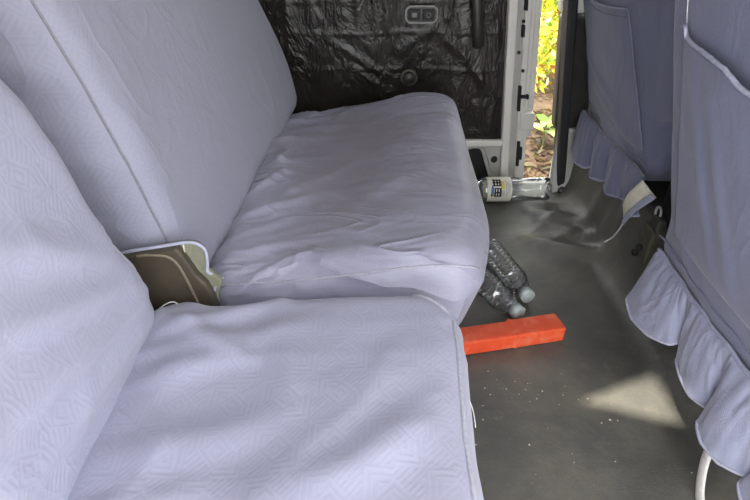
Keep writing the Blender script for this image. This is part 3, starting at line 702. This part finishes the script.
def fpocket_pt(u, v):
    z = lerp(0.636 - 0.012 * math.sin(math.pi * u) - 0.02 * u * 0 + 0.012 * u, 0.345, v)
    y0 = lerp(1.672, 1.60, v); y1 = lerp(1.330, 1.205, v ** 0.9)
    y = lerp(y0, y1, u)
    g = 0.004 + 0.008 * math.sin(math.pi * u) * (1 - v) ** 2 + 0.003 * N(u * 4, v * 4, 31) + bump(y, z, 1.62, 0.47, 1.36, 0.40, 0.012, 0.005) + bump(y, z, 1.60, 0.43, 1.30, 0.36, 0.014, 0.005)
    return (gback_x(y, z) - g, y, z)
fp = build('back_pocket', grid(40, 40, fpocket_pt, (0.32, 0.3)), M['front_cloth_shaded'], gb, mods=(SOL(0.003, 0),))
build('pocket_hem', tube([Vector(fpocket_pt(i / 40, 0)) + Vector((-0.001, 0, -0.003)) for i in range(41)], 0.004, 8), M['front_cloth_shaded'], fp)
build('pocket_stitching', tube([Vector(fpocket_pt(i / 40, 0.06)) + Vector((-0.0015, 0, 0)) for i in range(41)], 0.0013, 6), M['grey_piping'], fp)
build('pocket_seam', tube([Vector(fpocket_pt(1, i / 40)) + Vector((-0.0005, 0, 0)) for i in range(41)], 0.0010, 6), M['grey_piping'], fp)
hem = [(0.650, 1.655, 0.185), (0.636, 1.625, 0.170), (0.630, 1.560, 0.158), (0.640, 1.510, 0.164), (0.665, 1.490, 0.182),
       (0.645, 1.475, 0.174), (0.634, 1.435, 0.168), (0.645, 1.395, 0.178), (0.668, 1.375, 0.190),
       (0.644, 1.360, 0.180), (0.636, 1.315, 0.178), (0.650, 1.275, 0.190), (0.655, 1.250, 0.195),
       (0.640, 1.220, 0.196), (0.640, 1.180, 0.188), (0.650, 1.150, 0.205)]
tops = [(0.650, lerp(1.640, 1.172, i / (len(hem) - 1)), 0.302 + 0.003 * math.sin(i * 2)) for i in range(len(hem))]
rd, hl = ruffle(tops, hem, 0, 20, 0.006)
rf = build('ruffle_skirt', rd, M['front_cloth_shaded'], ff, mods=(SOL(0.003, 0), SUB(1)))
build('skirt_hem', tube([p + Vector((0, 0, 0.001)) for p in hl], 0.0036, 8), M['skirt_cloth'], rf)
build('piping', tube(smooth_path([(p[0] - 0.005, p[1], p[2] + 0.003) for p in tops[1:]], 4), 0.0036, 8), M['grey_piping'], gb)
build('piping', tube(smooth_path([(p[0] - 0.005, p[1], p[2] + 0.022) for p in tops[2:]], 4), 0.0020, 8), M['grey_piping'], gb)
# turned-out corner of the skirt, its cream lining showing
def flap_pt(u, v):
    a = Vector((0.645, 1.198, 0.207)).lerp(Vector((0.642, 1.160, 0.176)), v)
    b = Vector((0.655, 1.160, 0.298)).lerp(Vector((0.655, 1.085, 0.292)), v)
    p = a.lerp(b, u); return tuple(p + Vector((-0.016 - 0.010 * math.sin(math.pi * u), 0, 0.002 * N(u * 4, v * 4))))
fl = build('turned_corner', grid(16, 12, flap_pt, (0.1, 0.05)), M['lining'], rf, mods=(SOL(0.003, 0),)); fl['label'] = 'cream lining of the turned-out skirt corner'
build('corner_hem', grid(16, 4, lambda u, v: tuple(Vector(flap_pt(u, 0.80 + 0.27 * v)) + Vector((-0.004, 0, 0))), (0.1, 0.02)), M['skirt_cloth'], fl, mods=(SOL(0.004, 0),))
build('drawstring', tube(smooth_path([(0.628, 1.172, 0.178), (0.632, 1.185, 0.150), (0.640, 1.215, 0.112), (0.648, 1.245, 0.080), (0.640, 1.262, 0.055)], 6), 0.0024, 6), M['string'], rf)
build('seat_cushion', rbox((0.98, 1.39, 0.33), (0.24, 0.24, 0.075), 0.05, 0.03), M['front_cloth_shaded'], ff)
build('seat_frame', box(0.80, 1.15, 1.20, 1.58, 0.222, 0.27), M['steel'], ff, mods=(BEV(0.006),), smooth=False)
for py in (1.33, 1.47): build('headrest_post', tube([(0.585, py, 0.985), (0.578, py, 1.07)], 0.007, 10), M['ring'], ff)
build('headrest', rbox((0.578, 1.40, 1.12), (0.05, 0.13, 0.075), 0.045, 0.02), M['front_cloth_shaded'], ff)
struct(build('gap_shade_panel', box(0.685, 1.25, 0.935, 1.135, 0.10, 0.42), M['rubber'], mods=(BEV(0.012, 3),), smooth=False), 'dark panel added for shade in the gap between the front seats')  # dark box added to stand for shade between the seats
# seat-rail bracket and ring between the two front seats
rb = thing('rail_bracket', 'small olive metal seat bracket with dark screws between the front seats', 'bracket', (0.672, 1.11, 0.12))
build('plate', rbox((0.670, 1.105, 0.155), (0.014, 0.028, 0.045), 0.006, 0.006), M['bracket'], rb)
for yy, zz in ((1.120, 0.118), (1.108, 0.140)): build('screw', tube([(0.658, yy, zz), (0.646, yy, zz)], 0.0085, 12), M['rubber'], rb)
build('spacer', rbox((0.674, 1.10, 0.208), (0.012, 0.020, 0.022), 0.008, 0.006), M['steel'], rb)
rg = [(0.676, 1.118 + 0.012 * math.cos(a * 0.2618), 0.233 + 0.0145 * math.sin(a * 0.2618)) for a in range(26)]
tag(build('steel_ring', tube(rg, 0.0030, 8), M['ring'], loc=(0.676, 1.118, 0.216)), 'small pale steel ring in the dark gap between the front seats', 'ring')
# white strap hanging to the floor
tag(build('webbing_strap', tube(smooth_path([(0.582, 0.590, 0.135), (0.578, 0.580, 0.10), (0.572, 0.572, 0.055), (0.558, 0.535, 0.014), (0.548, 0.490, 0.006), (0.545, 0.43, 0.006)], 8), 0.0125, 10, 0.3, up=(-0.6, 0.3, 0.7)), M['strap_white'], loc=(0.56, 0.55, 0)), 'white strap end hanging onto the floor below the near ruffle', 'strap')

# ================================================================== THINGS ON THE FLOOR
FZ = 0.0045
tc = thing('warning_triangle_case', 'long bright orange-red plastic box lying on the floor beside the seats', 'plastic case', (0.28, 0.915, FZ), rot=(0, 0, math.atan2(0.030, 0.124)* 0.85))
def case_def(dx, w):
    return None
build('case_body', rbox((-0.09, 0, 0.0200), (0.135, 0.0265, 0.0195), 0.0045, 0.004), M['orange'], tc, local=True)
ld = build('case_lid', rbox((0.091, 0.0008, 0.0208), (0.064, 0.0282, 0.0205), 0.0055, 0.004), M['orange'], tc, local=True)
build('lid_rib', rbox((0.036, 0.0008, 0.0212), (0.004, 0.0296, 0.0214), 0.0035, 0.002), M['orange'], ld, local=True)
build('edge_groove', join(rbox((-0.09, 0, 0.0395), (0.132, 0.0225, 0.0008), 0.0007, 0.01)), M['orange'], tc, local=True)

def bottle(label, foot, head, r, L, prof, cap_r, cap_h, body_fn=None, group=None):
    """clear drinks bottle lying from foot (base centre) towards head (cap)"""
    a, b = Vector(foot), Vector(head); ax = (b - a).normalized()
    rot = ax.to_track_quat('Z', 'Y').to_euler()
    t = thing('plastic_bottle', label, 'bottle', a, group, rot)
    bd = build('bottle_body', lathe(prof, 56, body_fn), M['clear'], t, local=True)
    zc = prof[-1][1]
    cp = build('cap', lathe([(0.0, zc + 0.004), (cap_r * 0.90, zc + 0.004), (cap_r, zc + 0.0025), (cap_r, zc + 0.004 - cap_h), (cap_r * 0.86, zc + 0.004 - cap_h)], 72,
               lambda q, z, an: (q * (1 + (0.018 * math.sin(an * 36) if q > cap_r * 0.95 else 0)), z)), M['cap'], t, local=True)
    return t, bd, cp
def ribbed(r, L):
    P = [(0.0, 0.006), (r * 0.5, 0.003), (r * 0.8, 0.0), (r * 0.95, 0.004), (r, 0.012)]
    z = 0.018; k = 0
    while z < L * 0.66:
        P += [(r, z), (r * 0.985, z + 0.004), (r * 0.89, z + 0.007), (r * 0.985, z + 0.010)]; z += 0.0155
    P += [(r, z), (r * 0.99, L * 0.70), (r * 0.90, L * 0.77), (r * 0.66, L * 0.85), (r * 0.48, L * 0.90), (r * 0.46, L * 0.925), (r * 0.54, L * 0.93), (r * 0.54, L * 0.937), (r * 0.45, L * 0.945), (r * 0.45, L)]
    return P
def pinch(r, z, a): return (r * (1 + 0.012 * math.sin(a * 5 + z * 60)), z)
r0, L0 = 0.0325, 0.225
for lab, hd, ft in (('clear empty plastic bottle with pale cap, the farther of two jutting from under the bench', (0.381, 1.052), (0.318, 1.272)),
                    ('clear empty plastic bottle with pale cap beside the orange box, partly under the bench', (0.345, 0.988), (0.236, 1.180))):
    d = (Vector((*hd, 0)) - Vector((*ft, 0))).normalized()
    foot = Vector((hd[0], hd[1], 0)) - d * L0; 
    bottle(lab, (foot.x, foot.y, FZ + r0), (hd[0], hd[1], FZ + r0 - 0.006), r0, L0, ribbed(r0, L0), 0.0185, 0.021, pinch)
# labelled bottle by the door
r1, L1 = 0.0405, 0.262
prof = [(0.0, 0.010), (r1 * 0.4, 0.008), (r1 * 0.72, 0.0), (r1 * 0.92, 0.004), (r1, 0.016), (r1, 0.030), (r1 * 0.96, 0.036), (r1, 0.042)]
for k in range(14): prof.append((r1 * (0.985 + 0.0), 0.046 + k * 0.006))
prof += [(r1, 0.130), (r1 * 0.985, 0.134), (r1 * 0.985, 0.212), (r1, 0.216), (r1 * 0.90, 0.226), (r1 * 0.62, 0.240), (r1 * 0.44, 0.246), (r1 * 0.42, 0.252), (r1 * 0.42, L1)]
def twist(r, z, a):
    k = math.sin(math.pi * clamp((z - 0.03) / 0.10, 0, 1))
    lo = 0.05 * math.sin(a * 5) if z < 0.012 else 0
    return (r * (1 - 0.07 * k * (0.5 + 0.5 * math.sin(a * 5 + z * 45)) + lo * 0.5), z)
foot = Vector((0.578, 1.602, FZ + r1 + 0.001))
lb, bd, cp = bottle('clear plastic bottle with a cream label lying by the door sill', foot, foot + Vector((-1, -0.03, 0)), r1, L1, prof, 0.0185, 0.018, twist)
cp.data.materials[0] = M['label']
lab = build('label', lathe([(r1 * 0.985, 0.1335), (r1 * 1.004, 0.1345), (r1 * 1.004, 0.2115), (r1 * 0.985, 0.2125)], 56), M['label'], lb, local=True)
# lettering as thin curved patches; angle measured round the bottle from the side that faces the camera
ax = Vector((-1, -0.03, 0)).normalized()
q = ax.to_track_quat('Z', 'Y'); viewv = q.inverted() @ (Vector((0, 0, 0.88)) - Vector((0.42, 1.6, 0.045))).normalized()
A0 = math.atan2(viewv.y, viewv.x)
upv = q.inverted() @ Vector((0, 0.5, 0.86)); ups = 1 if (math.cos(A0 + 0.3) * upv.x + math.sin(A0 + 0.3) * upv.y) > (math.cos(A0 - 0.3) * upv.x + math.sin(A0 - 0.3) * upv.y) else -1
def patch(x0, x1, y0, y1):
    """x: 0..1 along the label from the cap end; y: -1..1 across the visible half (1 = top)"""
    def f(u, v):
        z = lerp(0.2105, 0.1360, lerp(x0, x1, u)); yy = lerp(y0, y1, v)
        a = A0 + ups * math.asin(clamp(yy, -0.99, 0.99)); rr = r1 * 1.004 + 0.0004
        return (rr * math.cos(a), rr * math.sin(a), z)
    return grid(2, 8, f)
glyph1 = [(0.17, 0.54, 0.66, 0.77), (0.20, 0.28, 0.28, 0.77), (0.34, 0.42, 0.34, 0.74), (0.17, 0.54, 0.46, 0.56), (0.46, 0.54, 0.22, 0.77), (0.20, 0.54, 0.22, 0.32)]
glyph2 = [(0.25, 0.55, 0.00, 0.10), (0.25, 0.33, -0.60, 0.10), (0.47, 0.55, -0.60, 0.10), (0.25, 0.55, -0.32, -0.20), (0.36, 0.44, -0.56, 0.06), (0.25, 0.55, -0.60, -0.50)]
build('lettering', join(*[patch(*g) for g in glyph1 + glyph2 + [(0.11, 0.24, -0.52, -0.42), (0.12, 0.16, -0.60, -0.30)]]), M['ink'], lab, local=True, smooth=False)
build('blue_patch', join(patch(0.11, 0.24, -0.40, 0.14), patch(0.14, 0.20, 0.14, 0.30)), M['blue_ink'], lab, local=True, smooth=False)
build('yellow_patch', join(patch(0.58, 0.70, 0.00, 0.62)), M['yellow_ink'], lab, local=True, smooth=False)
build('red_line', join(patch(0.55, 0.575, -0.60, 0.70)), M['red_ink'], lab, local=True, smooth=False)
build('small_print', join(*[patch(0.58 + 0.052 * i, 0.58 + 0.052 * i + 0.024, -0.62 if i % 2 else -0.52, -0.06) for i in range(3)] +
      [patch(0.76 + 0.06 * i, 0.76 + 0.06 * i + 0.022, -0.60 + 0.1 * i, 0.72 - 0.12 * i) for i in range(4)]), M['grey_ink'], lab, local=True, smooth=False)

# crumbs on the floor
V, F, U = [], [], []
for k in range(70):
    x = random.uniform(0.13, 0.62); y = random.uniform(0.45, 1.3)
    if random.random() < 0.6: x = random.gauss(0.32, 0.11); y = random.gauss(0.74, 0.08)
    if x > 0.57 or x < 0.13 or y > 0.84: continue
    s = random.uniform(0.0005, 0.0014) * (1.6 if random.random() < 0.1 else 1)
    d = rbox((x, y, FZ + s * 0.4), (s, s * random.uniform(0.5, 1), s * 0.6), s * 0.3, s * 2)
    b = len(V); V += d[0]; F += [tuple(i + b for i in f) for f in d[1]]
tag(build('crumbs', (V, F, None), M['crumb'], loc=(0.3, 0.8, 0)), 'pale crumbs and grit scattered over the dark floor', 'crumbs', kind='stuff')

# ================================================================== OUTSIDE
struct(build('ground', grid(20, 20, lambda u, v: (lerp(-8, 12, u), lerp(1.9, 16, v), -0.45 + 0.02 * N(u * 30, v * 30))), M['soil']))
struct(build('pavement', box(-8, 10, -9, 1.9, -0.52, -0.46), M['concrete'], smooth=False))
def leaf(c, d, up, L, W, hue, curl=0.15):
    c, d = Vector(c), Vector(d).normalized(); s = d.cross(Vector(up)).normalized(); n = s.cross(d)
    P = [c, c + d * L * 0.35 + s * W * 0.5 + n * L * curl * 0.3, c + d * L * 0.35 + n * L * curl * 0.15, c + d * L * 0.35 - s * W * 0.5 + n * L * curl * 0.3,
         c + d * L * 0.72 + s * W * 0.36 + n * L * curl * 0.2, c + d * L * 0.72, c + d * L * 0.72 - s * W * 0.36 + n * L * curl * 0.2, c + d * L - n * L * curl]
    return [tuple(p) for p in P], [(0, 1, 2), (0, 2, 3), (1, 4, 5, 2), (2, 5, 6, 3), (4, 7, 5), (5, 7, 6)], [(hue, 0.5)] * 8
def rdir(): 
    return Vector((random.gauss(0, 1), random.gauss(0, 1), random.gauss(0, 1))).normalized()
V, F, U = [], [], []
def addl(d):
    b = len(V); V.extend(d[0]); F.extend(tuple(i + b for i in f) for f in d[1]); U.extend(d[2])
for k in range(2600):
    x = random.uniform(0.3, 2.2); y = random.uniform(1.95, 3.7)
    addl(leaf((x, y, -0.43 + random.uniform(0, 0.03)), (random.gauss(0, 1), random.gauss(0, 1), random.uniform(-0.2, 0.35)), (random.gauss(0, 0.3), random.gauss(0, 0.3), 1), random.uniform(0.04, 0.09), random.uniform(0.02, 0.045), random.random(), 0.25))
tag(build('fallen_leaves', (V, F, U), M['litter'], loc=(1.2, 3, -0.45)), 'brown fallen leaves on the ground outside the open door', 'leaf litter', kind='stuff')
def bush(name, lab, cx, cy, rx, ry, z0, z1, n, L, mat, hue, group=None):
    t = thing(name, lab, 'plant', (cx, cy, -0.45), group)
    global V, F, U
    V, F, U = [], [], []
    for k in range(n):
        a = random.uniform(0, 6.283); q = random.random() ** 0.5
        x = cx + rx * q * math.cos(a); y = cy + ry * q * math.sin(a); z = lerp(z0, z1, random.random())
        addl(leaf((x, y, z), rdir() + Vector((0, 0, -0.1)), rdir(), L * random.uniform(0.6, 1.2), L * random.uniform(0.3, 0.5), clamp(hue(z), 0, 1)))
    build('foliage', (V, F, U), mat, t)
    for k in range(5):
        a = k * 1.26; b = tube(smooth_path([(cx + 0.05 * math.cos(a), cy + 0.05 * math.sin(a), -0.46), (cx + rx * 0.3 * math.cos(a), cy + ry * 0.3 * math.sin(a), lerp(-0.45, z1, 0.4)), (cx + rx * 0.7 * math.cos(a), cy + ry * 0.7 * math.sin(a), z1 * 0.9)], 4), lambda q: 0.014 - 0.009 * q, 6)
        build('stem', b, M['stem'], t)
hu = lambda z: random.choice((0.04, 0.15, 0.2, 0.3, 0.42, 0.5, 0.62, 0.8, 0.98)) + random.uniform(-0.08, 0.08)
bush('leafy_bush', 'sunlit yellow-green leafy bush right outside the door gap', 1.50, 4.25, 0.50, 0.45, -0.35, 1.0, 5200, 0.075, M['leaf'], hu)
bush('leafy_bush', 'sunlit leafy bush beyond the door gap, behind the nearer bush', 2.15, 6.1, 0.9, 0.6, -0.4, 1.6, 2000, 0.16, M['leaf'], hu)
t = thing('seedling', 'small bright green seedling among the fallen leaves outside', 'plant', (1.00, 3.02, -0.45))
V, F, U = [], [], []
for k in range(9):
    a = k * 2.4; addl(leaf((1.00, 3.02, -0.33 + 0.01 * k), (math.cos(a), math.sin(a), 0.25), (0, 0, 1), 0.13, 0.06, random.random()))
build('foliage', (V, F, U), M['young_leaf'], t)
build('stem', tube([(1.0, 3.02, -0.46), (1.0, 3.02, -0.25)], 0.005, 6), M['stem'], t)

# ================================================================== LIGHT AND CAMERA
w = bpy.data.worlds.new('sky'); bpy.context.scene.world = w; w.use_nodes = True
bg = w.node_tree.nodes['Background']; bg.inputs[0].default_value = (0.98, 0.99, 1.0, 1); bg.inputs[1].default_value = 2.5
sd = bpy.data.lights.new('sun', 'SUN'); sd.energy = 5.5; sd.angle = R(1.3); sd.color = (1.0, 0.94, 0.82)
so = bpy.data.objects.new('sun', sd); C.objects.link(so); so.location = (-2, -2, 5)
so.rotation_euler = Vector((0.40, 0.36, -1.0)).to_track_quat('-Z', 'Y').to_euler()
cd = bpy.data.cameras.new('camera'); cd.sensor_width = 36; cd.lens = 36 * 540 / 750; cd.clip_start = 0.01
co = bpy.data.objects.new('camera', cd); C.objects.link(co); co.location = (0, 0, 0.88); co.rotation_euler = (R(56), 0, 0)
sc = bpy.context.scene; sc.camera = co
sc.view_settings.view_transform = 'Standard'; sc.view_settings.look = 'None'; sc.view_settings.gamma = 1
sc.view_settings.use_curve_mapping = False
sc.view_settings.exposure = 1.08
sc.cycles.max_bounces = 10; sc.cycles.transparent_max_bounces = 16
